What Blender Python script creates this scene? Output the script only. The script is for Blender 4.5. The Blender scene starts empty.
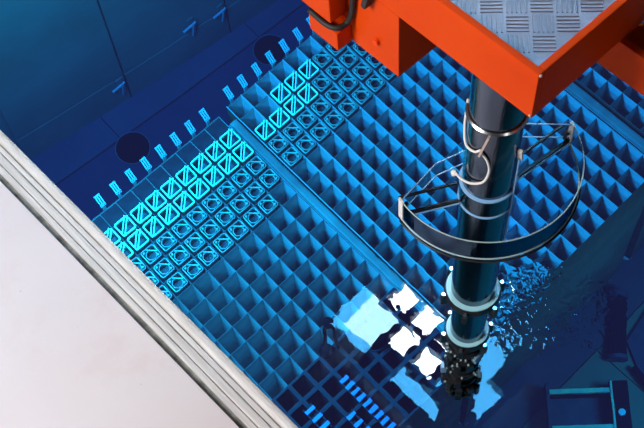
import bpy, bmesh, math, random
from mathutils import Vector, Matrix
random.seed(7)
C = bpy.context.scene.collection
S = 0.25                                   # metres per storage cell
def V(i, j, h=0.0): return Vector((i*S, -j*S, h*S))   # pool coordinates: i away from deck, j along deck, h above water
PI = math.pi
TOP = -36.97                               # top of the storage racks
FLOOR = TOP-16.0                           # pool floor
# ------------------------------------------------------------ camera
cam = bpy.data.objects.new('camera', bpy.data.cameras.new('camera')); C.objects.link(cam)
r = Vector((0.73173409, -0.67913605, -0.05778791)); u = Vector((0.61076452, 0.61570323, 0.49787169)); f = Vector((0.30254241, 0.3996045, -0.86532325))
cam.matrix_world = Matrix.Translation(V(-11.593, 23.824, 21.972)) @ Matrix((r, u, -f)).transposed().to_4x4()
cam.data.sensor_width = 36; cam.data.lens = 1100.6/644*36; cam.data.clip_end = 200
bpy.context.scene.camera = cam
# ------------------------------------------------------------ world and exposure
sc = bpy.context.scene
sc.view_settings.view_transform = 'Standard'; sc.view_settings.look = 'None'; sc.view_settings.exposure = 0; sc.view_settings.gamma = 1
sc.view_settings.use_curve_mapping = False
sc.cycles.caustics_refractive = False; sc.cycles.caustics_reflective = False
w = bpy.data.worlds.new('world'); sc.world = w; w.use_nodes = True
w.node_tree.nodes['Background'].inputs[0].default_value = (.45, .55, .75, 1); w.node_tree.nodes['Background'].inputs[1].default_value = .10
# ------------------------------------------------------------ lamps
def area(name, loc, target, sx, sy, power, col=(1, 1, 1)):
    l = bpy.data.lights.new(name, 'AREA'); l.shape = 'RECTANGLE'; l.size = sx; l.size_y = sy; l.energy = power; l.color = col
    o = bpy.data.objects.new(name, l); C.objects.link(o); o.location = loc
    o.rotation_euler = (target-loc).to_track_quat('-Z', 'Y').to_euler(); return o
area('hall_lamp', Vector((-7.5, -2.5, 7.2)), V(-8, 16, 2), 2.5, 2.5, 780, (1, .95, .95))
area('hall_lamp', Vector((-3.6, -13., 7.0)), V(-6, 19, 11), 1.5, 1.5, 24, (1, .94, .9))
area('unseen_pool_lamp', V(-7.2, 1, TOP+18), V(3, 1, TOP), 2.5, 1.0, 900)
area('unseen_pool_lamp', V(-6.0, -4, TOP+33), V(14, 2, TOP), 2.0, 1.0, 3300)
area('unseen_pool_lamp', V(-6.2, -4.4, TOP+4.5), V(3, -4, TOP+1), .5, .5, 70)  # added beside the handled fuel rows to brighten them
area('unseen_pool_lamp', V(16, 22, FLOOR+14), V(13, 16, FLOOR), 1., 1., 180)  # added low over the floor to lift the basket area
area('unseen_pool_lamp', V(14, 22, TOP+32), V(4, 2, TOP), 3.0, 3.0, 130)  # unseen fill for cell faces turned from the main lamps
# ------------------------------------------------------------ material helpers
def nodes(m):
    m.use_nodes = True; nt = m.node_tree; return nt, nt.nodes, nt.links
def mat(name, col, rough=.5, metal=0., col2=None, scale=4., bump=0., bscale=30., detail=4, lo=.35, hi=.65, spec=None, stretch=None):
    m = bpy.data.materials.new(name); nt, N, L = nodes(m); b = N['Principled BSDF']
    b.inputs['Roughness'].default_value = rough; b.inputs['Metallic'].default_value = metal
    if spec is not None: b.inputs['Specular IOR Level'].default_value = spec
    b.inputs['Base Color'].default_value = (*col, 1)
    tc = N.new('ShaderNodeTexCoord'); mp = N.new('ShaderNodeMapping'); L.new(tc.outputs['Object'], mp.inputs[0])
    if stretch: mp.inputs['Scale'].default_value = stretch
    if col2:
        n = N.new('ShaderNodeTexNoise'); n.inputs['Scale'].default_value = scale; n.inputs['Detail'].default_value = detail
        L.new(mp.outputs[0], n.inputs['Vector'])
        cr = N.new('ShaderNodeValToRGB'); cr.color_ramp.elements[0].position = lo; cr.color_ramp.elements[1].position = hi
        cr.color_ramp.elements[0].color = (*col, 1); cr.color_ramp.elements[1].color = (*col2, 1)
        L.new(n.outputs['Fac'], cr.inputs[0]); L.new(cr.outputs[0], b.inputs['Base Color'])
    if bump:
        n = N.new('ShaderNodeTexNoise'); n.inputs['Scale'].default_value = bscale; n.inputs['Detail'].default_value = 5
        L.new(mp.outputs[0], n.inputs['Vector'])
        bp = N.new('ShaderNodeBump'); bp.inputs['Strength'].default_value = bump; bp.inputs['Distance'].default_value = .01
        L.new(n.outputs['Fac'], bp.inputs['Height']); L.new(bp.outputs[0], b.inputs['Normal'])
    return m
M = {}
M['rack'] = mat('rack_steel', (.30, .36, .36), .6, 0, (.42, .48, .46), 5, .2, 20)
M['rack_dark'] = mat('shade_dark_rack_steel', (.012, .016, .022), .7, 0, (.02, .026, .034), 5, .2, 20, spec=.08)  # shade put into the colour of the corner rack and outer row
M['rack_edge'] = mat('rack_rim_steel', (.34, .40, .38), .45, 0, (.22, .28, .28), 6, .15, 20)
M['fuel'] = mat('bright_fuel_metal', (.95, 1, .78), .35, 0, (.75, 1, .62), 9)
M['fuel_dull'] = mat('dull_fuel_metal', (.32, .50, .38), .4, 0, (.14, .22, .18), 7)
M['fuel_dark'] = mat('dark_fuel_metal', (.04, .05, .05), .5, 0, (.09, .11, .11), 7)
M['rack_side'] = mat('rack_side_dark', (.03, .045, .035), .7, 0, (.05, .065, .05), 2, spec=.1)  # outer sides and base panels darker than the cell walls
M['rack_rim'] = mat('rack_rim_darkened', (.05, .06, .065), .6, 0, (.09, .11, .11), 6, spec=.1)  # rims coloured darker to offset lamp light on their tops
M['beam'] = mat('spacer_steel', (.08, .11, .10), .5, 0, (.16, .19, .17), 2.2, .3, 14, spec=.2)
M['liner_floor_teal'] = mat('floor_liner_teal', (.08, .115, .07), .7, 0, (.10, .135, .085), .8, .1, 3)
M['liner_floor'] = mat('floor_liner', (.08, .038, .06), .7, 0, (.10, .048, .07), .8, .1, 3, spec=.1)
M['liner_floor_pale'] = mat('floor_liner_pale', (.08, .055, .07), .7, 0, (.10, .07, .085), .8, .1, 3, spec=.1)
M['liner_wall'] = mat('wall_liner', (.10, .12, .09), .7, 0, (.15, .16, .125), .7, .15, 2)
M['weld'] = mat('weld_seam', (.05, .05, .06), .7, 0, (.09, .09, .1), 3)
M['stain'] = mat('dark_opening', (.006, .004, .006), .9, spec=0)
M['guard_blue'] = mat('pale_blue_rod', (.25, .5, .8), .3)
M['dash_bar'] = mat('dash_blue', (.05, .14, .34), .5)
M['lug'] = mat('pale_lug', (.36, .50, .50), .45)
M['chrome'] = mat('mast_steel', (.14, .17, .23), .12, 1., (.07, .09, .13), 3, .08, 40, stretch=(3, 3, .4))
M['steel_bright'] = mat('collar_steel', (.85, .84, .82), .22, 1.)
M['collar_pale'] = mat('pale_collar', (.40, .80, .90), .3)
M['black'] = mat('black_metal', (.012, .013, .016), .35, .3, (.03, .03, .035), 30)
M['cable'] = mat('white_cable', (.82, .80, .76), .4)
M['strap'] = mat('beige_strap', (.52, .42, .36), .7)
M['orange'] = mat('orange_paint', (.66, .058, .001), .5, 0, (.60, .046, .001), 3, .05, 60, spec=.06)
M['orange_worn'] = mat('orange_worn', (.78, .065, .006), .5, 0, (.5, .04, .003), 9, .1, 40, lo=.5, hi=.75, spec=.06)
M['rubber'] = mat('black_rubber', (.012, .012, .012), .6)
M['curb'] = mat('curb_steel', (.62, .60, .58), .45, 0, (.80, .78, .76), 9, .2, 40, stretch=(6, .35, 1))
M['curb_rim'] = mat('curb_rim', (.70, .67, .63), .42, 0, (.84, .82, .80), 9, .2, 30, stretch=(5, .6, 1))
M['groove'] = mat('groove_dirt', (.12, .12, .11), .9, 0, (.30, .30, .28), 14)
M['purple'] = mat('basket_steel', (.09, .035, .06), .7, 0, (.05, .02, .04), 4)
M['rail'] = mat('basket_rail', (.3, .62, .3), .5, 0, (.2, .4, .3), 9)
M['ceiling'] = mat('ceiling_board', (.03, .035, .04), .8, 0, (.04, .045, .05), 2)
def deck_mat():
    m = mat('deck_paint', (.78, .72, .73), .5, 0, (.74, .675, .69), 1.1, .05, 50, 6, .45, .75)
    nt, N, L = nodes(m); b = N['Principled BSDF']; cr = [x for x in N if x.type == 'VALTORGB'][0]; tc = [x for x in N if x.type == 'TEX_COORD'][0]
    n = N.new('ShaderNodeTexNoise'); n.inputs['Scale'].default_value = 3.2; n.inputs['Detail'].default_value = 7; n.inputs['Roughness'].default_value = .65
    L.new(tc.outputs['Object'], n.inputs['Vector'])
    c2 = N.new('ShaderNodeValToRGB'); c2.color_ramp.elements[0].position = .55; c2.color_ramp.elements[1].position = .72
    c2.color_ramp.elements[0].color = (1, 1, 1, 1); c2.color_ramp.elements[1].color = (.97, .93, .93, 1)
    L.new(n.outputs['Fac'], c2.inputs[0])
    v = N.new('ShaderNodeTexVoronoi'); v.inputs['Scale'].default_value = 7; L.new(tc.outputs['Object'], v.inputs['Vector'])
    c3 = N.new('ShaderNodeValToRGB'); c3.color_ramp.elements[0].position = .02; c3.color_ramp.elements[1].position = .045
    c3.color_ramp.elements[0].color = (.5, .46, .46, 1); c3.color_ramp.elements[1].color = (1, 1, 1, 1); L.new(v.outputs['Distance'], c3.inputs[0])
    mx = N.new('ShaderNodeMixRGB'); mx.blend_type = 'MULTIPLY'; mx.inputs[0].default_value = 1; L.new(cr.outputs[0], mx.inputs[1]); L.new(c2.outputs[0], mx.inputs[2])
    my = N.new('ShaderNodeMixRGB'); my.blend_type = 'MULTIPLY'; my.inputs[0].default_value = 1; L.new(mx.outputs[0], my.inputs[1]); L.new(c3.outputs[0], my.inputs[2])
    L.new(my.outputs[0], b.inputs['Base Color']); return m
M['deck'] = deck_mat()
M['tread'] = mat('tread_plate', (.17, .165, .20), .4, .3, (.25, .23, .27), 6, .2, 40)
m = bpy.data.materials.new('clear_acrylic'); nt, N, L = nodes(m); b = N['Principled BSDF']
N.remove(b); g = N.new('ShaderNodeBsdfGlossy'); g.inputs['Roughness'].default_value = .08; g.inputs[0].default_value = (.12, .2, .32, 1)
t = N.new('ShaderNodeBsdfTransparent'); t.inputs[0].default_value = (.80, .90, .98, 1); mx = N.new('ShaderNodeMixShader'); fr = N.new('ShaderNodeFresnel'); fr.inputs[0].default_value = 1.22
L.new(fr.outputs[0], mx.inputs[0]); L.new(t.outputs[0], mx.inputs[1]); L.new(g.outputs[0], mx.inputs[2]); L.new(mx.outputs[0], N['Material Output'].inputs[0]); M['acrylic'] = m
def emit(name, col, st):
    m = bpy.data.materials.new(name); nt, N, L = nodes(m); N.remove(N['Principled BSDF']); e = N.new('ShaderNodeEmission')
    e.inputs[0].default_value = (*col, 1); e.inputs[1].default_value = st; L.new(e.outputs[0], N['Material Output'].inputs[0]); return m
M['skylight'] = emit('skylight_glazing', (.80, .95, 1.), 100)
M['skylight_dim'] = emit('skylight_blue_halo', (.07, .48, 1.), 42)  # blue halo of the mirrored patch put into the pane glow
M['skylight_mid'] = emit('skylight_pale_halo', (.45, .85, 1.), 55)  # pale inner halo put into the pane glow
# ------------------------------------------------------------ mesh helpers
def ob(name, bm, m, parent=None, smooth=False):
    me = bpy.data.meshes.new(name); bm.normal_update(); bm.to_mesh(me); bm.free(); me.materials.append(m)
    if smooth:
        for p in me.polygons: p.use_smooth = True
    o = bpy.data.objects.new(name, me); C.objects.link(o)
    if parent: o.parent = parent
    return o
def tag(o, label=None, cat=None, group=None, kind=None):
    if label: o['label'] = label
    if cat: o['category'] = cat
    if group: o['group'] = group
    if kind: o['kind'] = kind
    return o
def empty(name, loc, label, cat, group=None, rz=0):
    o = bpy.data.objects.new(name, None); C.objects.link(o); o.location = loc; o.rotation_euler.z = rz; o.empty_display_size = .1
    return tag(o, label, cat, group)
def box(bm, a, b, M_=None, bev=0):
    t = bmesh.new(); x0, y0, z0 = a; x1, y1, z1 = b
    vs = [t.verts.new(p) for p in ((x0, y0, z0), (x1, y0, z0), (x1, y1, z0), (x0, y1, z0), (x0, y0, z1), (x1, y0, z1), (x1, y1, z1), (x0, y1, z1))]
    for q in ((0, 3, 2, 1), (4, 5, 6, 7), (0, 1, 5, 4), (1, 2, 6, 5), (2, 3, 7, 6), (3, 0, 4, 7)): t.faces.new([vs[k] for k in q])
    bmesh.ops.recalc_face_normals(t, faces=t.faces)
    if bev: bmesh.ops.bevel(t, geom=list(t.edges), offset=bev, segments=2, affect='EDGES', profile=.6)
    if M_: t.transform(M_)
    me = bpy.data.meshes.new('t'); t.to_mesh(me); t.free(); bm.from_mesh(me); bpy.data.meshes.remove(me)
def bar(bm, p, q, w, h=None, up=Vector((0, 0, 1)), bev=0):
    p = Vector(p); q = Vector(q); d = q-p; L_ = d.length; d.normalize(); h = h or w
    s = d.cross(up)
    if s.length < 1e-4: s = d.cross(Vector((1, 0, 0)))
    s.normalize(); t = s.cross(d)
    mt = Matrix.Translation(p) @ Matrix((s, d, t)).transposed().to_4x4()
    box(bm, (-w/2, 0, -h/2), (w/2, L_, h/2), mt, bev)
def lathe(bm, prof, n=48, c=(0, 0)):      # prof: (radius, z) list
    rings = []
    for (rr, z) in prof: rings.append([bm.verts.new((c[0]+rr*math.cos(2*PI*k/n), c[1]+rr*math.sin(2*PI*k/n), z)) for k in range(n)])
    for a, b in zip(rings, rings[1:]):
        for k in range(n): bm.faces.new((a[k], a[(k+1) % n], b[(k+1) % n], b[k]))
    bm.faces.new(rings[0][::-1]); bm.faces.new(rings[-1])
def torus(bm, R_, rad, z, n=72, m_=8):
    g = [[bm.verts.new(((R_+rad*math.cos(2*PI*b/m_))*math.cos(2*PI*a/n), (R_+rad*math.cos(2*PI*b/m_))*math.sin(2*PI*a/n), z+rad*math.sin(2*PI*b/m_))) for b in range(m_)] for a in range(n)]
    for a in range(n):
        for b in range(m_): bm.faces.new((g[a][b], g[(a+1) % n][b], g[(a+1) % n][(b+1) % m_], g[a][(b+1) % m_]))
def tube(bm, pts, rad, m_=8):
    pts = [Vector(p) for p in pts]; rings = []; prev = None
    for k, p in enumerate(pts):
        d = (pts[min(k+1, len(pts)-1)]-pts[max(k-1, 0)]).normalized()
        s = d.cross(Vector((0, 0, 1))) if prev is None else (prev-d*prev.dot(d))
        if s.length < 1e-4: s = d.cross(Vector((1, 0, 0)))
        s.normalize(); prev = s; t = d.cross(s)
        rings.append([bm.verts.new(p+rad*(math.cos(2*PI*b/m_)*s+math.sin(2*PI*b/m_)*t)) for b in range(m_)])
    for a, b in zip(rings, rings[1:]):
        for k in range(m_): bm.faces.new((a[k], a[(k+1) % m_], b[(k+1) % m_], b[k]))
    bm.faces.new(rings[0][::-1]); bm.faces.new(rings[-1]); bmesh.ops.recalc_face_normals(bm, faces=bm.faces)
def smoothpath(pts, n=8):                  # Catmull-Rom
    P = [Vector(p) for p in pts]; P = [2*P[0]-P[1]]+P+[2*P[-1]-P[-2]]; out = []
    for k in range(1, len(P)-2):
        for t in range(n):
            t /= n; a, b, c, d = P[k-1:k+3]
            out.append(.5*((2*b)+(-a+c)*t+(2*a-5*b+4*c-d)*t*t+(-a+3*b-3*c+d)*t**3))
    return out+[P[-2]]
def nB(): return bmesh.new()
def ordn(n): return ['first', 'second', 'third', 'fourth', 'fifth', 'sixth', 'seventh', 'eighth', 'ninth', 'tenth', 'eleventh', 'twelfth', 'thirteenth', 'fourteenth'][n]
# ------------------------------------------------------------ pool shell
WZ = .12                                   # far wall leans in plan like the liner does in view
def wj(i): return -18.4+WZ*i               # j of the far wall at i
def floor_pt(i, j): return V(i, j, FLOOR)
IW, IE, JS = -8.8, 34., 27.                # pool: near-deck wall, opposite wall, south wall
def quadplate(name, pts, th, m, parent=None, bev=0):  # pts: 4 plan points (Vector, top), th thickness downward
    bm = nB(); a = [bm.verts.new(p) for p in pts]; b = [bm.verts.new(Vector(p)-Vector((0, 0, th))) for p in pts]
    n = len(pts); bm.faces.new(a); bm.faces.new(b[::-1])
    for k in range(n): bm.faces.new((a[k], b[k], b[(k+1) % n], a[(k+1) % n]))
    bmesh.ops.recalc_face_normals(bm, faces=bm.faces)
    return ob(name, bm, m, parent)
fl = quadplate('floor', [V(IW, wj(IW), FLOOR-.3), V(IE, wj(IE), FLOOR-.3), V(IE, JS, FLOOR-.3), V(IW, JS, FLOOR-.3)], .15, M['liner_floor'])
tag(fl, 'blue lined pool floor around the storage racks', 'floor', kind='structure')
def sj(i): return -16.15+.065*i            # floor seam
cuts = [IW, 3.2, 14.5, 24., IE]
for a, b in zip(cuts, cuts[1:]):
    quadplate('liner_plate', [V(a+.03, wj(a), FLOOR), V(b-.03, wj(b), FLOOR), V(b-.03, sj(b)-.06, FLOOR), V(a+.03, sj(a)-.06, FLOOR)], .3*S, M['liner_floor_pale'], fl)
    for j0, j1 in ((None, -2), (-2, 14), (14, JS)):
        quadplate('liner_plate', [V(a+.03, j0+.06 if j0 is not None else sj(a)+.06, FLOOR), V(b-.03, j0+.06 if j0 is not None else sj(b)+.06, FLOOR), V(b-.03, j1, FLOOR), V(a+.03, j1, FLOOR)], .3*S, M['liner_floor' if j0 is None else 'liner_floor_pale' if j0 < 0 else 'liner_floor_teal'], fl)
def wall_prism(name, i0, j0, i1, j1, h0, h1, th, m, parent=None, kind=True):
    p = V(i0, j0, h0); q = V(i1, j1, h0); d = (q-p).normalized(); nrm = Vector((-d.y, d.x, 0))*th
    bm = nB(); dz = Vector((0, 0, (h1-h0)*S)); vs = [bm.verts.new(x) for x in (p, q, q+nrm, p+nrm, p+dz, q+dz, q+nrm+dz, p+nrm+dz)]
    for k in ((0, 3, 2, 1), (4, 5, 6, 7), (0, 1, 5, 4), (1, 2, 6, 5), (2, 3, 7, 6), (3, 0, 4, 7)): bm.faces.new([vs[x] for x in k])
    bmesh.ops.recalc_face_normals(bm, faces=bm.faces); o = ob(name, bm, m, parent)
    if kind and not parent: o['kind'] = 'structure'
    return o
wn = wall_prism('wall_north', IW, wj(IW)-.3, IE, wj(IE)-.3, FLOOR-.6, 1.9, .6, M['liner_wall'])
tag(wn, 'far pool wall of teal liner sheets with welded seams', 'wall')
# liner sheets of the far wall, with open joints
SEAMH = FLOOR+3.1
wc = [IW, -2.2, 5.6, 13.4, 21.2, IE]
for a, b in zip(wc, wc[1:]):
    for h0, h1 in ((FLOOR, SEAMH-.08), (SEAMH+.08, FLOOR+20), (FLOOR+20.12, -3)):
        wall_prism('liner_sheet', a+.07, wj(a+.07), b-.07, wj(b-.07), h0, h1, .28*S, M['liner_wall'], wn)
for nm, a, b in (('wall_west', (IW, JS), (IW, wj(IW))), ('wall_east', (IE, wj(IE)), (IE, JS)), ('wall_south', (IE, JS), (IW, JS))):
    tag(wall_prism(nm, *a, *b, FLOOR-.6, 1.5, .6, M['liner_wall']), 'submerged side wall of the pool', 'wall')
# light brackets on the wall and the dark openings
def on_wall(i, h, out=.0): return V(i, wj(i)+out, h)
# ------------------------------------------------------------ racks
def cell_mesh(name, m, depth=7., wt=.012, rim=None):
    bm = nB(); o_ = .498*S; i_ = (.498-wt)*S; ht = 0; d = -depth*S
    ring = lambda rr, z: [bm.verts.new((x*rr, y*rr, z)) for x, y in ((-1, -1), (1, -1), (1, 1), (-1, 1))]
    a = ring(o_, d); b = ring(o_, 0); c = ring(i_, 0); e = ring(i_, d+.3*S)
    for p, q in ((a, b), (b, c), (c, e)):
        for k in range(4): bm.faces.new((p[k], p[(k+1) % 4], q[(k+1) % 4], q[k]))
    bm.faces.new(a[::-1]); bm.faces.new(e); bm.faces.ensure_lookup_table()
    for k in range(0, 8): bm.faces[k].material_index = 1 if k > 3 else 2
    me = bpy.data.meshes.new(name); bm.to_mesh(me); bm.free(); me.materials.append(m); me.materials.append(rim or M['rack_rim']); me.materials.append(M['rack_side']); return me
def rack(name, label, i0, j0, ncols, nrows, m, skip=None, wt=.012):
    root = empty(name, V(i0+ncols/2, j0+nrows/2, FLOOR), label, 'rack')
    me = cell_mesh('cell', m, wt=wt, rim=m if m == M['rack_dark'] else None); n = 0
    for a in range(ncols):
        for b in range(nrows):
            if skip and skip(i0+a+.5, j0+b+.5): continue
            if n >= 299: break
            o = bpy.data.objects.new('cell', me); C.objects.link(o); o.parent = root
            o.location = V(i0+a+.5, j0+b+.5, TOP)-root.location; n += 1
    # bottom skirt and feet
    def body(i1, j1, i2, j2):
        bm = nB(); p = V(i1+.02, j2-.02, FLOOR+1)-root.location; q = V(i2-.02, j1+.02, TOP-7.02)-root.location
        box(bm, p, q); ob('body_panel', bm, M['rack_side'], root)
        for x in (i1+.5, i2-.5):
            for y in (j1+.5, j2-.5):
                bm = nB(); lathe(bm, [(.09, 0), (.09, .03), (.05, .04), (.05, S)], 12); l = ob('foot', bm, m, root); l.location = V(x, y, FLOOR)-root.location
    return root, body
A, bA = rack('fuel_rack', 'long blue steel storage rack beside the white deck, left of the first spacer beam', -5, -6, 10, 18, M['rack'], lambda i, j: j > 7)
bA(-5, -6, 5, 7)
Dk, bD = rack('fuel_rack', 'storage rack coloured nearly black for shade in the lower corner below the deck edge', -5, 7, 10, 5, M['rack_dark'], wt=.10); bD(-5, 7.05, 5, 12)  # shade over this corner is put into the rack colour
Bk, bB = rack('fuel_rack', 'wide storage rack under the clear ring, between the two spacer beams', 5.65, -6.11, 13, 18, M['rack']); bB(5.65, -6.11, 18.65, 11.89)
Ck, bC = rack('fuel_rack', 'storage rack at the right edge behind the second spacer beam', 19.6, -6.1, 8, 18, M['rack']); bC(19.6, -6.1, 27.6, 11.9)
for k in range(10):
    bm = nB(); box(bm, (-.47*S, -.47*S, -.02), (.47*S, .47*S, 0)); o = ob('shade_plate', bm, M['rack_dark'], A); o.location = V(-4.5+k, -5.5, TOP-.1)-A.location  # dark plates stand for the shadow in the outer cell row
# bright rims on the rack walls running along the deck direction in the middle rack
for k in range(14):
    bm = nB(); box(bm, (-.022*S, -9*S, 0), (.022*S, 9*S, .015)); o = ob('rim_strip', bm, M['rack_edge'], Bk); o.location = V(5.65+k, 2.89, TOP)-Bk.location
for (ia, wdt, ja, jb, lab) in ((5.32, .46, -5.3, 12.2, 'pale steel spacer beam between the deckside rack and the middle rack'), (19.12, .5, -6, 12.3, 'pale steel spacer beam in front of the rack at the right edge')):
    root = empty('spacer_beam', V(ia, (ja+jb)/2, TOP-.7), lab, 'beam', 'spacer beams between racks'); Lh = (jb-ja)/2*S
    bm = nB(); box(bm, (-wdt/2*S, -Lh, 0), (wdt/2*S, Lh, .75*S), None, .03); ob('top_channel', bm, M['beam'], root)
    for sgn in (-1, 1):
        bm = nB(); box(bm, (sgn*(wdt/2+.015)*S-.004, -Lh, -3*S), (sgn*(wdt/2+.015)*S+.004, Lh, .55*S)); ob('side_flange', bm, M['rack'], root)
# ------------------------------------------------------------ rack lugs ("slotted tabs") along the far rack edge
def lug(i, j, label):
    root = empty('rack_lug', V(i, j, TOP), label, 'lug', 'slotted lugs along the far rack edge')
    tilt = Matrix.Rotation(math.radians(-38), 4, 'X')
    for k in (-1, 0, 1):
        bm = nB(); box(bm, (k*.12*S-.035*S, -.03*S, -.1*S), (k*.12*S+.035*S, .03*S, .62*S), tilt); ob('finger', bm, M['lug'], root)
    for z in (-.05, .56):
        bm = nB(); box(bm, (-.17*S, -.03*S, z*S), (.17*S, .03*S, (z+.08)*S), tilt); ob('crossbar', bm, M['lug'], root)
    bm = nB(); box(bm, (-.1*S, -.02*S, -1.2*S), (.1*S, .02*S, 0)); ob('stem', bm, M['rack'], root)
for k in range(8): lug(-2.55+k, -6.3, 'pale slotted lug on deckside rack edge, %s from the deck curb' % ordn(k))
for k in range(8): lug(6.2+k, -6.4, 'pale slotted lug on middle rack edge, %s beyond the spacer beam' % ordn(k))
# ------------------------------------------------------------ fuel assemblies
def frame(bm, o_, w_, z0, z1):             # square ring, rounded corners
    n = 5; outl = []
    for rr, cr in ((o_, .12*S), (o_-w_, .08*S)):
        pts = []
        for q, (sx, sy) in enumerate(((1, 1), (-1, 1), (-1, -1), (1, -1))):
            for t in range(n):
                a = PI/2*q+PI/2*t/(n-1); pts.append((sx*(rr-cr)+cr*math.cos(a), sy*(rr-cr)+cr*math.sin(a)))
        outl.append(pts)
    vv = [[bm.verts.new((x, y, z)) for x, y in o] for o, z in ((outl[0], z0), (outl[0], z1), (outl[1], z1), (outl[1], z0))]
    N_ = len(vv[0])
    for a in range(4):
        for k in range(N_): bm.faces.new((vv[a][k], vv[a][(k+1) % N_], vv[(a+1) % 4][(k+1) % N_], vv[(a+1) % 4][k]))
    bmesh.ops.recalc_face_normals(bm, faces=bm.faces)
def body_bm():
    bm = nB(); box(bm, (-.36*S, -.36*S, -6.4*S), (.36*S, .36*S, -.75*S)); return bm
def make_bright():
    root = empty('fuel_assembly', V(0, 0, TOP), 'x', 'fuel assembly')
    bm = nB(); frame(bm, .42*S, .065*S, .2*S, .32*S); ob('top_frame', bm, M['fuel'], root)
    bm = nB(); frame(bm, .38*S, .02*S, -.9*S, .1*S); ob('channel', bm, M['fuel_dark'], root)
    ob('fuel_body', body_bm(), M['fuel_dark'], root)
    d = Vector((1, 1, 0)).normalized(); s_ = Vector((1, -1, 0)).normalized()   # handle runs on the cell diagonal
    for k in (-1, 1):
        bm = nB(); off = s_*k*.075*S; a = d*.50*S
        bar(bm, -a+off+Vector((0, 0, .45*S)), a+off+Vector((0, 0, .45*S)), .05*S, .06*S)
        for q in (-.38, .38): bar(bm, d*q*S+off+Vector((0, 0, .45*S)), d*q*S+off+Vector((0, 0, -.1*S)), .05*S)
        ob('bail_handle', bm, M['fuel'], root)
    return root
def make_nozzle():
    root = empty('fuel_assembly', V(0, 0, TOP), 'x', 'fuel assembly')
    bm = nB(); frame(bm, .40*S, .04*S, .12*S, .22*S); ob('top_frame', bm, M['fuel_dull'], root)
    bm = nB(); frame(bm, .37*S, .02*S, -.9*S, .05*S); ob('channel', bm, M['fuel_dark'], root)
    ob('fuel_body', body_bm(), M['fuel_dark'], root)
    for k in (-1, 1):
        bm = nB(); lathe(bm, [(.065*S, 0), (.065*S, .2*S), (.04*S, .24*S)], 10); p = ob('guide_pin', bm, M['fuel_dull'], root); p.location = Vector((k*.25*S, -k*.25*S, .05*S))
    bm = nB(); n = 8; vo = []; rr = .30*S
    for z in (-.05*S, .1*S):
        for q in (rr, rr*.88): vo.append([bm.verts.new((q*math.cos(2*PI*k/n+PI/8), q*math.sin(2*PI*k/n+PI/8), z)) for k in range(n)])
    for a, b in ((0, 2), (2, 3), (3, 1), (1, 0)):
        for k in range(n): bm.faces.new((vo[a][k], vo[a][(k+1) % n], vo[b][(k+1) % n], vo[b][k]))
    bmesh.ops.recalc_face_normals(bm, faces=bm.faces); ob('inner_collar', bm, M['fuel_dull'], root)
    bm = nB(); bar(bm, (-.06*S, .34*S, .2*S), (.34*S, -.06*S, .2*S), .06*S, .05*S); ob('tie_bar', bm, M['fuel_dull'], root)
    return root
protos = {}
def place(kind, i, j, label, group):
    if kind not in protos:
        o = protos[kind] = {'bright': make_bright, 'nozzle': make_nozzle}[kind]()
    else:
        src = protos[kind]; o = src.copy(); C.objects.link(o)
        for ch in src.children:
            c = ch.copy(); C.objects.link(c); c.parent = o
    o.location = V(i, j, TOP); o['label'] = label; o['group'] = group; return o
for rw, (j, nm) in enumerate(((-4.5, 'outer'), (-3.5, 'inner'))):
    for k in range(9):
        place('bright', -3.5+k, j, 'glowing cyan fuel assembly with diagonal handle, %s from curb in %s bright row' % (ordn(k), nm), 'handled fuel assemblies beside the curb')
for rw, j in enumerate((-2.5, -1.5, -.5)):
    for k in range(9 if rw else 9):
        if rw == 2 and k > 7: continue
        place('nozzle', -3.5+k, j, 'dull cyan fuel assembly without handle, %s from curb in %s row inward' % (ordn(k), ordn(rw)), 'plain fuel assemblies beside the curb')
BB = [(8, -4.61), (9, -4.61), (10, -4.61), (7, -3.61), (8, -3.61), (9, -3.61), (6, -3.61)]
for (n_, j) in BB:
    place('bright', n_+.15, j, 'cyan fuel assembly with diagonal handle, %s cell past spacer beam, %s row' % (ordn(n_-6), 'outer' if j < -4 else 'inner'), 'handled fuel assemblies in the middle rack')
for rw, j in enumerate((-2.61, -1.61)):
    for k in range(8):
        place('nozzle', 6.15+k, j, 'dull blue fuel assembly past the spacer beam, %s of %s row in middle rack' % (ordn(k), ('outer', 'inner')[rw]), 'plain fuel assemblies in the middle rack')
for k in range(4):
    place('nozzle', 10.15+k, -3.61, 'plain fuel assembly beyond the handled ones, %s under the orange bracket' % ordn(k), 'plain fuel assemblies near the orange bracket')
for k in range(2):
    place('nozzle', 11.15+k, -4.61, 'plain fuel assembly in the outermost row beyond the handled ones, %s from the curb side' % ordn(k), 'plain fuel assemblies near the orange bracket')
# ------------------------------------------------------------ deck
e0 = V(-8.24, 7.89, 2); e1 = V(-8.08, 17.58, 2); ed = (e1-e0).normalized(); en = Vector((-ed.y, ed.x, 0))
if en.x > 0: en = -en
def strip(name, w0, w1, h0, h1, m, parent=None, bev=0, back=60, ahead=40):
    p = e0-ed*back*S; bm = nB(); mt = Matrix.Translation((p.x, p.y, 0)) @ Matrix((en, ed, Vector((0, 0, 1)))).transposed().to_4x4()
    # en x ed may be left-handed; recalc normals afterwards
    box(bm, (w0*S, 0, h0*S), (w1*S, (back+ahead)*S, h1*S), None, bev); bm.transform(mt); bmesh.ops.recalc_face_normals(bm, faces=bm.faces)
    return ob(name, bm, m, parent)
dk = strip('floor', .81, 40, .9, 1.97, M['deck']); tag(dk, 'bright white painted deck beside the pool', 'floor', kind='structure')
cb = strip('trim_1', 0, .809, .8, 1.86, M['groove']); tag(cb, 'stainless steel curb along the pool edge of the white deck', 'curb', kind='structure')
strip('edge_rim', 0, .23, 1.6, 2.0, M['curb_rim'], cb, .02)
strip('curb_band', .25, .36, 1.6, 1.96, M['curb'], cb, .006)
strip('curb_band', .375, .54, 1.6, 1.97, M['curb'], cb, .006)
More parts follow.
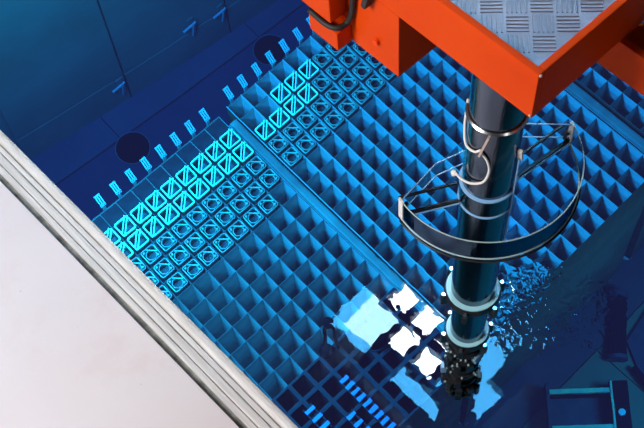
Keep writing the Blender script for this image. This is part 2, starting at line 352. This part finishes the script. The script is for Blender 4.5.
strip('curb_band', .555, .68, 1.6, 1.95, M['curb'], cb, .006)
# ------------------------------------------------------------ mast
MI, MJ = -4.6, 18.7
mast = empty('telescopic_mast', V(MI, MJ, 0), 'polished dark steel mast standing in the water, through the clear ring', 'mast')
def ml(name, prof, m, n=48, smooth=True):
    bm = nB(); lathe(bm, [(a*S, z*S) for a, z in prof], n); o = ob(name, bm, m, mast, smooth)
    md = o.modifiers.new('e', 'EDGE_SPLIT'); md.split_angle = math.radians(35); return o
ml('upper_tube', [(.385, 4.3), (.385, 12.54)], M['chrome'])
ml('lower_tube', [(.325, 2.4), (.325, 4.6)], M['chrome'])
ml('end_tube', [(.27, .3), (.27, 2.7)], M['black'])
ml('ring_flange', [(.38, 7.62), (.41, 7.62), (.41, 8.1), (.38, 8.1)], M['chrome'])
for hh in (7.62, 8.08): ml('flange_lip', [(.40, hh), (.425, hh+.01), (.425, hh+.04), (.40, hh+.05)], M['guard_blue'])
def clamp(h, rr, t, name='collar'):
    c = ml(name, [(rr-.06, h), (rr, h+.02), (rr+.025, h+t*.5), (rr, h+t), (rr-.06, h+t)], M['black' if t > .1 else 'steel_bright'])
    if t > .1: ml('collar_lip', [(rr-.085, h+t), (rr-.01, h+t), (rr-.01, h+t+.03), (rr-.085, h+t+.03)], M['collar_pale'])
    return c
clamp(9.82, .405, .05)
clamp(4.25, .48, .22); clamp(2.5, .41, .22)
for h, rr in ((4.25, .48), (2.5, .41)):
    for k in range(6):
        a = 2*PI*k/6+.5; bm = nB(); mt = Matrix.Translation((rr*S*math.cos(a), rr*S*math.sin(a), h*S)) @ Matrix.Rotation(a, 4, 'Z')
        box(bm, (-.03*S, -.045*S, -.13*S), (.1*S, .045*S, .13*S), mt, .003); lathe_b = ob('clamp_lug', bm, M['black'], mast)
        bm = nB(); lathe(bm, [(.035*S, 0), (.035*S, .07*S)], 8); o = ob('bolt', bm, M['steel_bright'], mast); o.location = Vector(((rr+.05)*S*math.cos(a), (rr+.05)*S*math.sin(a), (h+.13)*S))
# grapple head: many small blocks, lugs, and pale pins standing in for glints
for lv in range(6):
    h = -.1+lv*.36
    for k in range(9):
        if random.random() < .35: continue
        a = 2*PI*k/9+random.random()*.5; rr = .30+.05*random.random()+(.03 if lv < 3 else 0)
        bm = nB(); mt = Matrix.Translation((rr*S*math.cos(a), rr*S*math.sin(a), h*S)) @ Matrix.Rotation(a, 4, 'Z')
        box(bm, (-.06*S, -.07*S, 0), (.06*S, .07*S, (.16+.14*random.random())*S), mt, .003)
        ob('grapple_block', bm, M['black'] if random.random() < .85 else M['guard_blue'], mast)
for lv in range(7):
    ml('grapple_ring', [(.20, -.2+lv*.36), (.33, -.2+lv*.36), (.33, -.12+lv*.36), (.20, -.12+lv*.36)], M['black'], 24)
for k in range(60):
    a = random.random()*2*PI; h = random.uniform(-.1, 2.2); rr = .36
    bm = nB(); box(bm, (-.02*S, -.015*S, -.02*S), (.02*S, .015*S, .02*S), Matrix.Translation((rr*S*math.cos(a), rr*S*math.sin(a), h*S)) @ Matrix.Rotation(a, 4, 'Z')); ob('glint_pin', bm, M['lug'], mast)
# white control cable and strap on the mast, cable running down its right side
tocam = math.atan2(-23.824+MJ, -11.593-MI)   # plan angle from the mast to the camera
def mp(da, h, rr=.41): a = tocam+math.radians(da); return (rr*S*math.cos(a), rr*S*math.sin(a), h*S)
bm = nB(); tube(bm, smoothpath([mp(-100, 9.9), mp(-92, 9.6), mp(-84, 9.4), mp(-62, 9.22), mp(-35, 9.28), mp(-22, 9.4)]), .02*S); ob('cable', bm, M['cable'], mast, True)
bm = nB(); tube(bm, smoothpath([mp(-20, 9.35), mp(-6, 9.2), mp(0, 8.95), mp(-8, 8.65), mp(-32, 8.5, .43), mp(-56, 8.42, .46), mp(-72, 8.4, .50)]), .02*S); ob('cable', bm, M['cable'], mast, True)
bm = nB(); bmesh.ops.create_icosphere(bm, subdivisions=2, radius=.055*S); o = ob('cable_end', bm, M['cable'], mast, True); o.location = mp(-74, 8.36, .51)
bm = nB(); bar(bm, mp(-22, 9.3), mp(-8, 9.8), .10*S, .03*S); ob('strap', bm, M['strap'], mast)
bm = nB(); tube(bm, [mp(64, 9.0, .43), mp(65, 8.0, .43), mp(66, 6.4, .42)], .014*S); ob('side_rod', bm, M['guard_blue'], mast, True)
bm = nB(); bar(bm, mp(70, 8.95, .43), mp(62, 9.25, .43), .07*S, .04*S); ob('rod_clip', bm, M['cable'], mast)
# clear half-round guard around the mast
rg = empty('ring_guard', V(-4.35, 18.4, 8.1), 'clear half-round guard with two pale hoops carried around the mast', 'guard'); RR = 1.455*S
A0, A1 = math.radians(-193), math.radians(-22)
def arc(rr, z, n=56): return [Vector((rr*math.cos(A0+(A1-A0)*k/n), rr*math.sin(A0+(A1-A0)*k/n), z)) for k in range(n+1)]
bm = nB(); tube(bm, arc(RR, 0), .011*S, 6); ob('hoop', bm, M['lug'], rg, True)
bm = nB(); tube(bm, arc(RR, -.5*S), .017*S, 6); ob('hoop', bm, M['lug'], rg, True)
bm = nB(); tube(bm, arc(RR+.02*S, -.56*S), .02*S, 6); ob('hoop_seal', bm, M['black'], rg, True)
bm = nB(); a_, b_ = arc(RR, 0), arc(RR, -.5*S)
va = [bm.verts.new(p) for p in a_]; vb = [bm.verts.new(p) for p in b_]
for k in range(len(va)-1): bm.faces.new((va[k], vb[k], vb[k+1], va[k+1]))
bmesh.ops.solidify(bm, geom=bm.faces[:], thickness=.003); ob('clear_band', bm, M['acrylic'], rg)
L0, R0 = arc(RR, 0)[0], arc(RR, 0)[-1]
bm = nB(); ring_ = arc(RR-.003, -.5*S); cen = V(-4.6+4.35, 18.7-18.4, 0); cc = [cen+Vector((.44*S*math.cos(A0+(A1-A0)*k/56), .44*S*math.sin(A0+(A1-A0)*k/56), -.5*S)) for k in range(57)]
va = [bm.verts.new(p) for p in ring_]; vb = [bm.verts.new(p) for p in cc]
for k in range(56): bm.faces.new((va[k], vb[k], vb[k+1], va[k+1]))
bmesh.ops.solidify(bm, geom=bm.faces[:], thickness=.003); ob('clear_tray', bm, M['acrylic'], rg)
ca, cb_ = V(-4.99+4.35, 18.5-18.4, 0), V(-4.16+4.35, 18.82-18.4, 0)
for (p, q) in ((L0, ca), (cb_, R0)):
    dn = Vector((0, 0, -.42*S))
    bm = nB(); bar(bm, p+dn, q+dn, .05*S, .08*S); ob('spoke', bm, M['black'], rg)
    d_ = (q-p).normalized(); o_ = Vector((d_.y, -d_.x, 0))*.045*S
    bm = nB(); tube(bm, [p+dn+o_, q+dn+o_], .014*S, 6); ob('spoke_edge', bm, M['guard_blue'], rg)
    o_ = -o_*3
    bm = nB(); bar(bm, p+dn*.3+o_, q+dn*.3+o_, .03*S, .05*S); ob('spoke', bm, M['black'], rg)
P1, P2 = V(-4.95+4.35, 17.98-18.4, 0), V(-3.5+4.35, 18.42-18.4, 0)
for z_ in (0, -.35*S):
    zz = Vector((0, 0, z_)); bm = nB(); tube(bm, [L0+zz, P1+zz, P2+zz, R0+zz], .012*S, 6); ob('back_rod', bm, M['guard_blue'], rg)
for (p, k) in ((L0, 1), (R0, -1)):
    bm = nB(); bar(bm, p+Vector((0, 0, -.5*S)), p+Vector((0, 0, .02*S)), .11*S, .03*S, up=Vector((p.x, p.y, 0)).normalized()); ob('end_plate', bm, M['cable'], rg)
    for z_ in (-.38, -.22):
        bm = nB(); bar(bm, p*.97+Vector((0, 0, z_*S)), p*.93+Vector((0, 0, (z_+.08)*S)), .05*S, .05*S); ob('end_clip', bm, M['black'], rg)
# ------------------------------------------------------------ orange platform
pf = empty('hoist_platform', V(-4.6, 18, 10.85), 'orange steel platform with diamond tread plate hanging over the pool', 'platform')
def pbox(name, a, b, m=None, bev=.004):
    lo = Vector((a[0]*S, -b[1]*S, a[2]*S)); hi = Vector((b[0]*S, -a[1]*S, b[2]*S)); bm = nB(); box(bm, lo, hi, None, bev)
    o = ob(name, bm, m or M['orange'], pf); o.matrix_parent_inverse = Matrix.Translation(-pf.location); return o
fi = -5.68
pbox('side_beam', (fi, 12.5, 12.0), (fi+.09, 19.95, 12.78))            # near face, towards the deck
pbox('end_beam', (fi+.0901, 19.86, 12.0), (-3.2, 19.95, 12.78))
pbox('inner_beam', (-4.19, 17.2, 11.42), (-4.09, 23.5, 12.0))           # lower beam reaching out to the right
pbox('inner_flange', (-4.09, 17.2, 11.42), (-3.4, 23.5, 11.50))
pbox('frame_channel', (-3.3, 12.5, 12.0), (-3.2, 19.859, 12.78))
pbox('lower_bracket', (fi-.001, 16.6, 10.85), (-5.0, 17.92, 12.0))
pbox('lower_bracket', (fi-.001, 16.6, 12.0), (fi+.088, 17.925, 12.781))
pbox('bracket_block', (-5.93, 16.55, 10.85), (fi-.0015, 17.08, 11.18))
pbox('bracket_block', (-5.97, 16.45, 11.36), (fi-.0015, 17.02, 12.0), None, .008)
pbox('bracket_block', (-5.90, 16.45, 12.01), (fi-.0015, 16.9, 12.6), M['orange_worn'], .006)
def pt(i, j, h): return V(i, j, h)-pf.location
bm = nB(); tube(bm, smoothpath([pt(-5.95, 16.6, 11.27), pt(-5.96, 16.9, 11.27), pt(-5.90, 17.06, 11.27), pt(-5.75, 17.10, 11.3), pt(-5.72, 17.16, 11.6), pt(-5.74, 17.2, 12.1), pt(-5.74, 17.2, 12.75)]), .038*S); ob('rubber_band', bm, M['rubber'], pf, True)
bm = nB(); bar(bm, pt(-5.73, 17.42, 11.85), pt(-5.73, 17.55, 12.35), .14*S, .08*S, bev=.006); ob('latch', bm, M['rubber'], pf)
bm = nB(); lathe(bm, [(.045*S, 0), (.045*S, .01)], 14); o = ob('bolt', bm, M['orange_worn'], pf); o.matrix_basis = Matrix.Translation(pt(-5.69, 17.55, 11.25)) @ Matrix.Rotation(-PI/2, 4, 'Y')
tp = pbox('tread_plate', (fi+.0905, 12.5, 12.55), (-3.3001, 19.8599, 12.66), M['tread'], 0)
# raised tread bars in groups of five, alternating direction
rg_ = 0; bmh = nB(); cnt = 0
step = .30
ii = fi+.22
bmT = []
tb_h = None; tb_v = None
def tread_mesh(v):
    bm = nB()
    for k in range(5):
        o_ = (k-2)*.05*S
        if v: box(bm, (o_-.009*S, -.12*S, 0), (o_+.009*S, .12*S, .012*S), None, .001)
        else: box(bm, (-.12*S, o_-.009*S, 0), (.12*S, o_+.009*S, .012*S), None, .001)
    me = bpy.data.meshes.new('tread_bars'); bm.to_mesh(me); bm.free(); me.materials.append(M['tread']); return me
tms = (tread_mesh(True), tread_mesh(False))
for a in range(-22, 22):
    for b in range(-22, 22):
        i_ = -4.49+(a+b)*.19; j_ = 17.0+(a-b)*.19
        if not (fi+.21 < i_ < -3.42 and 12.7 < j_ < 19.74): continue
        o = bpy.data.objects.new('tread_bars', tms[(a+b) % 2]); C.objects.link(o); o.parent = tp
        o.location = V(i_, j_, 12.661); o.rotation_euler.z = PI/4+(PI/2 if a % 2 else 0)*0
        o.data = tms[a % 2 if (b % 2 == 0) else (a+1) % 2]
# rust chips
for (i_, j_, h_) in ((fi-.003, 19.93, 12.05), (fi+.02, 19.955, 12.76)):
    bm = nB(); bmesh.ops.create_icosphere(bm, subdivisions=2, radius=.018*S); o = ob('paint_chip', bm, M['strap'], pf); o.location = pt(i_, j_, h_)
# ------------------------------------------------------------ things on the racks and floor
tl = empty('hook_reflection', V(.75, 7.05, TOP+.02), 'mirrored hook built as a black forked tool standing up at the dark rack corner', 'silhouette')  # dark hook mirrored in the water, built as a standing shape
for k in (-1, 1):
    bm = nB(); tube(bm, smoothpath([(k*.06, -k*.06+.0, 0), (k*.04, -k*.04, .35), (k*.04, -k*.04, .62), (k*.02, -k*.02, .85)]), .022); ob('prong', bm, M['stain'], tl, True)
bm = nB(); bmesh.ops.create_icosphere(bm, subdivisions=3, radius=.065); bm.transform(Matrix.Diagonal((1, 1, 1.6, 1))); o = ob('head', bm, M['stain'], tl, True); o.location.z = .92
bm = nB(); lathe(bm, [(.09, 0), (.09, .05), (.05, .12)], 16); o = ob('base', bm, M['stain'], tl); o.location = (-.08, .0, 0)
kb = empty('corner_post', V(2.55, 8.2, TOP), 'short rounded black post on the corner of the dark rack', 'post')
bm = nB(); lathe(bm, [(.13, .02), (.15, .03), (.15, .28), (.12, .36), (.05, .39)], 24); ob('cap', bm, M['stain'], kb, True)
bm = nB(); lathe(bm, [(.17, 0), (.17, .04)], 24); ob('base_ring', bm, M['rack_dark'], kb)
def dash_row(i, j0, j1, w_, n, label):  # rows of blue bars built for light dashes mirrored in the water
    root = empty('reflection_dashes', V(i, (j0+j1)/2, TOP), label, 'reflection_dash', 'bars for mirrored light dashes on the dark rack')
    for k in range(n):
        j = j0+(j1-j0)*(k+.5)/n; bm = nB(); p = V(i, j, TOP+.25)-root.location
        box(bm, p+Vector((-w_/2*S, -.1*S, 0)), p+Vector((w_/2*S, .1*S, .1*S)), None, .003); ob('dash_bar', bm, M['dash_bar'], root)
    for sx in (-1, 1):
        bm = nB(); p = V(i+sx*w_*.42, j1, TOP)-root.location; q = V(i+sx*w_*.42, j0, TOP)-root.location
        box(bm, (p.x-.008, p.y, .03*S), (q.x+.008, q.y, .24*S)); ob('dash_rail', bm, M['rack_dark'], root)
dash_row(.05, 8.5, 12.0, .48, 9, 'long row of blue bars standing for mirrored dashes down the middle of the dark rack')
dash_row(-.9, 9.9, 11.9, .5, 4, 'short row of bars standing for mirrored dashes beside the long row on the dark rack')
dash_row(-2.1, 8.4, 9.9, .55, 3, 'three bars standing for mirrored dashes close to the deck curb on the dark rack')
# equipment basket and pipes on the pool floor
bk = empty('equipment_basket', V(11.2, 15.6, FLOOR), 'dark purple open basket with two greenish rails on the pool floor', 'basket')
bi, bj = V(13.26-10.68, 15.93-13.51, 0), V(9.18-10.68, 15.09-13.51, 0)
o0 = V(10.68-11.2, 13.51-15.6, 0); bi_n = bi; bj_n = bj*1.9
zt = Vector((0, 0, .35))
def bp(a, b, z=0): return o0+bi_n*a+bj_n*b+Vector((0, 0, z))
bm = nB(); vs = [bm.verts.new(bp(*q, z)) for z in (0, .06) for q in ((0, 0), (1, 0), (1, 1), (0, 1))]
for q in ((0, 3, 2, 1), (4, 5, 6, 7), (0, 1, 5, 4), (1, 2, 6, 5), (2, 3, 7, 6), (3, 0, 4, 7)): bm.faces.new([vs[x] for x in q])
bmesh.ops.recalc_face_normals(bm, faces=bm.faces); ob('tray', bm, M['purple'], bk)
for b in (.12, .62, 1.0):
    bm = nB(); bar(bm, bp(.02, b, .34), bp(1, b, .34), .07, .06, bev=.008); ob('rail', bm, M['rail'], bk)
    bm = nB(); bar(bm, bp(.02, b+.01, .18), bp(1, b+.01, .18), .03, .22); ob('rail_web', bm, M['stain'], bk)
bm = nB(); bar(bm, bp(1, 0, .36), bp(1, 1, .36), .06, .07, bev=.008); ob('end_rail', bm, M['rail'], bk)
bm = nB(); bar(bm, bp(.0, 0, .2), bp(.0, 1, .2), .04, .3); ob('end_panel', bm, M['purple'], bk)
bm = nB(); bar(bm, bp(1.12, .0, .2), bp(1.12, 1, .2), .22, .4, bev=.02); ob('side_box', bm, M['stain'], bk)
bm = nB(); lathe(bm, [(.05, 0), (.05, .05)], 12); o = ob('knob', bm, M['lug'], bk); o.location = bp(1.1, .45, .41)
for a, b in ((0, 0), (1, 0), (0, 1), (1, 1)):
    bm = nB(); bar(bm, bp(a, b, 0), bp(a, b, .34), .05); ob('post', bm, M['purple'], bk)
pp = empty('pipe', V(15.5, 14.5, FLOOR), 'thick nearly black pipe lying on the floor at the right edge', 'pipe')
a = V(17.6-15.5, 12.7-14.5, .5); b = V(14.8-15.5, 15.2-14.5, .5)
bm = nB(); tube(bm, [a, b], .135, 20); ob('barrel', bm, M['stain'], pp, False)
bm = nB(); tube(bm, [b-(b-a)*.03, b+(b-a)*.03], .15, 20); ob('end_cap', bm, M['purple'], pp)
bm = nB(); tube(bm, [a-(b-a)*.03, a+(b-a)*.06], .16, 20); ob('end_cap', bm, M['purple'], pp)
cv = empty('floor_cover', V(15.2, 17.5, FLOOR), 'flat dark purple cover panel on the floor beside the basket', 'cover')
bm = nB(); q4 = [V(x-15.2, y-17.5, .1) for x, y in ((16.0, 14.9), (19.3, 14.3), (18.5, 20.5), (13.3, 20.0))]
vs = [bm.verts.new(p+Vector((0, 0, z))) for z in (-.025, .06) for p in q4]
for q in ((0, 3, 2, 1), (4, 5, 6, 7), (0, 1, 5, 4), (1, 2, 6, 5), (2, 3, 7, 6), (3, 0, 4, 7)): bm.faces.new([vs[x] for x in q])
bmesh.ops.recalc_face_normals(bm, faces=bm.faces); ob('panel', bm, M['purple'], cv)
bm = nB(); bar(bm, V(-.2, -1.3, .6), V(-1.0, 2.6, .6), .07, .1); ob('handle', bm, M['stain'], cv)
# dark round openings in the floor
for (i_, j_, lb) in ((3.37, -14.95, 'dark round drain opening in the floor nearest the deck curb'), (14.38, -14.05, 'dark round drain opening in the floor near the orange bracket')):
    d_ = empty('floor_drain', V(i_, j_, FLOOR), lb, 'drain', 'round openings in the pool floor')
    bm = nB(); lathe(bm, [(.27, .002), (.27, .012)], 40); ob('cover', bm, M['stain'], d_)
    bm = nB(); torus(bm, .275, .012, .01, 40, 6); ob('rim', bm, M['weld'], d_)
# wall brackets
for (i_, h_, lb) in ((5.3, FLOOR+2.6, 'small pale hook bracket low on the far wall, nearer the curb'), (10.9, FLOOR+4.2, 'small pale hook bracket on the far wall, middle of three'), (13.1, FLOOR+3.6, 'small pale hook bracket on the far wall, farthest from the curb')):
    bkt = empty('wall_bracket', on_wall(i_, h_, .0), lb, 'bracket', 'hook brackets on the far wall')
    bm = nB(); box(bm, (-.10, -.02, -.22), (.02, 0.0, .12)); ob('back_plate', bm, M['liner_wall'], bkt)
    bm = nB(); bar(bm, (-.04, -.03, -.34), (-.02, -.10, .10), .06, .03); ob('arm', bm, M['rack_edge'], bkt)
    bm = nB(); bar(bm, (-.22, -.05, -.02), (.0, -.05, -.02), .03, .03); ob('shelf', bm, M['rack'], bkt)
# ------------------------------------------------------------ hall ceiling with skylight and lattice girder
HC = 32.; KC = (HC+21.972)/21.972
def up(i, j, h=HC):                         # where the water at (i, j) mirrors the hall at height h
    k = (h+21.972)/21.972; return V(-11.593+(i+11.593)*k, 23.824+(j-23.824)*k, h)
cl = nB(); box(cl, V(-60, 60, HC+2.2), V(60, -60, HC+3)); tag(ob('ceiling', cl, M['ceiling']), 'dark hall ceiling above the pool', 'ceiling', kind='structure')
def prism_obj(name, pts, th, m, parent, loc):
    bm = nB(); a = [bm.verts.new(p-loc) for p in pts]; b = [bm.verts.new(p-loc+Vector((0, 0, th))) for p in pts]; n = len(pts)
    bm.faces.new(a[::-1]); bm.faces.new(b)
    for k in range(n): bm.faces.new((a[k], a[(k+1) % n], b[(k+1) % n], b[k]))
    bmesh.ops.recalc_face_normals(bm, faces=bm.faces); return ob(name, bm, m, parent)
loc = up(-4.6, 17.5); sk = empty('skylight', loc, 'bright skylight in the hall ceiling seen mirrored in the water', 'skylight')
def pane(i0, i1, j0, j1, m): prism_obj('pane', [up(i0, j0), up(i1, j0), up(i1, j1), up(i0, j1)], .05, m, sk, loc)
pane(-4.49, -3.66, 16.2, 17.6, M['skylight'])
pane(-5.22, -4.5, 16.87, 17.6, M['skylight'])
pane(-5.42, -4.5, 15.98, 16.86, M['skylight_mid'])
pane(-5.22, -3.55, 17.61, 18.2, M['skylight'])
pane(-5.22, -3.55, 18.21, 19.5, M['skylight_dim'])
pane(-5.6, -5.43, 15.82, 16.86, M['skylight_dim'])
pane(-5.95, -5.23, 16.87, 19.5, M['skylight_dim'])
pane(-5.42, -4.5, 15.74, 15.97, M['skylight_dim'])
for (a, b, c, d_) in ((-5.8, -3.5, 15.65, 15.73), (-5.34, -3.5, 19.57, 19.65), (-3.54, -3.46, 15.7, 19.6)):
    prism_obj('frame', [up(a, c), up(b, c), up(b, d_), up(a, d_)], .3, M['ceiling'], sk, loc)
# lattice girder under the skylight
hg = 30.; loc = up(-4.6, 17.5, hg); gd = empty('lattice_girder', loc, 'dark overhead lattice girder crossing below the skylight', 'girder')
def gb(a, b, c, d_, n='lattice_bar'): prism_obj(n, [up(a, c, hg), up(b, c, hg), up(b, d_, hg), up(a, d_, hg)], .12, M['black'], gd, loc)
w_ = .10
gb(-3.79, -3.63, 16.1, 17.6); gb(-4.50, -4.34, 16.1, 18.3); gb(-5.21, -5.05, 16.87, 18.6)
gb(-4.42, -3.6, 16.09, 16.25); gb(-5.2, -3.6, 16.79, 16.95); gb(-5.2, -3.6, 17.47, 17.65); gb(-5.2, -4.3, 18.2, 18.36)
gb(-6.0, -5.1, 16.84, 17.6, 'reflection_blocker'); gb(-6.0, -5.62, 17.6, 19.5, 'reflection_blocker'); gb(-5.25, -4.95, 18.5, 19.5, 'reflection_blocker')  # wide plates added to trim the skylight's mirrored outline
gb(-4.25, -3.5, 17.6, 18.2, 'reflection_blocker'); gb(-4.95, -4.7, 18.5, 19.2, 'reflection_blocker'); gb(-4.15, -3.5, 19.1, 19.6, 'reflection_blocker')
# ------------------------------------------------------------ water
def water():
    bm = nB(); e = .02
    x0, x1 = (IW-e)*S, (IE+e)*S; ya, yb = -(JS+e)*S, -(wj(IE)-.3)*S
    # polygon in plan following the pool
    P = [V(IW-e, JS+e, 0), V(IE+e, JS+e, 0), V(IE+e, wj(IE)-.32, 0), V(IW-e, wj(IW)-.32, 0)]
    t = [bm.verts.new(p) for p in P]; b = [bm.verts.new(p+Vector((0, 0, (FLOOR-.5)*S))) for p in P]
    bm.faces.new(t); bm.faces.new(b[::-1])
    for k in range(4): bm.faces.new((t[k], b[k], b[(k+1) % 4], t[(k+1) % 4]))
    bmesh.ops.recalc_face_normals(bm, faces=bm.faces)
    m = bpy.data.materials.new('pool_water'); nt, N, L = nodes(m); N.remove(N['Principled BSDF'])
    g = N.new('ShaderNodeBsdfGlass'); g.inputs['IOR'].default_value = 1.333; g.inputs['Roughness'].default_value = 0; g.inputs[0].default_value = (1, 1, 1, 1)
    out = N['Material Output']; L.new(g.outputs[0], out.inputs[0])
    tc = N.new('ShaderNodeTexCoord')
    # gentle ripples everywhere, lively ones where the mast stirs the surface
    n1 = N.new('ShaderNodeTexNoise'); n1.inputs['Scale'].default_value = 5; n1.inputs['Detail'].default_value = 2; L.new(tc.outputs['Object'], n1.inputs['Vector'])
    n2 = N.new('ShaderNodeTexNoise'); n2.inputs['Scale'].default_value = 20; n2.inputs['Detail'].default_value = 1; n2.inputs['Distortion'].default_value = .8; L.new(tc.outputs['Object'], n2.inputs['Vector'])
    def mask(i, j, rad, sy, rot):
        mp = N.new('ShaderNodeMapping'); mp.vector_type = 'TEXTURE'; mp.inputs['Location'].default_value = V(i, j, 0); mp.inputs['Scale'].default_value = (rad*S, rad*S*sy, rad*S*50); mp.inputs['Rotation'].default_value = (0, 0, rot)
        L.new(tc.outputs['Object'], mp.inputs[0]); gr = N.new('ShaderNodeTexGradient'); gr.gradient_type = 'SPHERICAL'; L.new(mp.outputs[0], gr.inputs[0])
        r_ = N.new('ShaderNodeMapRange'); r_.interpolation_type = 'SMOOTHSTEP'; r_.inputs['From Max'].default_value = .45; L.new(gr.outputs['Fac'], r_.inputs['Value']); return r_.outputs[0]
    ma = mask(-2.15, 18.75, 2.0, .62, math.radians(-42)); 
    mul = N.new('ShaderNodeMath'); mul.operation = 'MULTIPLY'; L.new(ma, mul.inputs[0]); L.new(n2.outputs['Fac'], mul.inputs[1])
    m2 = N.new('ShaderNodeMath'); m2.operation = 'MULTIPLY'; m2.inputs[1].default_value = .0030; L.new(mul.outputs[0], m2.inputs[0])
    mb = mask(-4.7, 17.6, 3.2, 1., 0); n3 = N.new('ShaderNodeTexNoise'); n3.inputs['Scale'].default_value = 14; n3.inputs['Detail'].default_value = 1; L.new(tc.outputs['Object'], n3.inputs['Vector'])
    q1 = N.new('ShaderNodeMath'); q1.operation = 'MULTIPLY'; L.new(mb, q1.inputs[0]); L.new(n3.outputs['Fac'], q1.inputs[1])
    q2 = N.new('ShaderNodeMath'); q2.operation = 'MULTIPLY_ADD'; q2.inputs[1].default_value = .00022; L.new(q1.outputs[0], q2.inputs[0]); L.new(m2.outputs[0], q2.inputs[2]); m2 = q2
    m3 = N.new('ShaderNodeMath'); m3.operation = 'MULTIPLY_ADD'; m3.inputs[1].default_value = .00018; L.new(n1.outputs['Fac'], m3.inputs[0]); L.new(m2.outputs[0], m3.inputs[2])
    bp_ = N.new('ShaderNodeBump'); bp_.inputs['Strength'].default_value = 1; bp_.inputs['Distance'].default_value = 1.; L.new(m3.outputs[0], bp_.inputs['Height']); L.new(bp_.outputs[0], g.inputs['Normal'])
    va = N.new('ShaderNodeVolumeAbsorption'); va.inputs['Color'].default_value = (0, .808, .945, 1); va.inputs['Density'].default_value = .40
    ve = N.new('ShaderNodeEmission'); ve.inputs[0].default_value = (.85, .3, 1, 1); ve.inputs[1].default_value = .0035  # faint even glow added to the water stands in for haze
    ad = N.new('ShaderNodeAddShader'); L.new(va.outputs[0], ad.inputs[0]); L.new(ve.outputs[0], ad.inputs[1]); L.new(ad.outputs[0], out.inputs['Volume'])
    o = ob('pool_water', bm, m); tag(o, 'clear blue pool water with a flat mirroring surface', 'water', kind='stuff')
water()
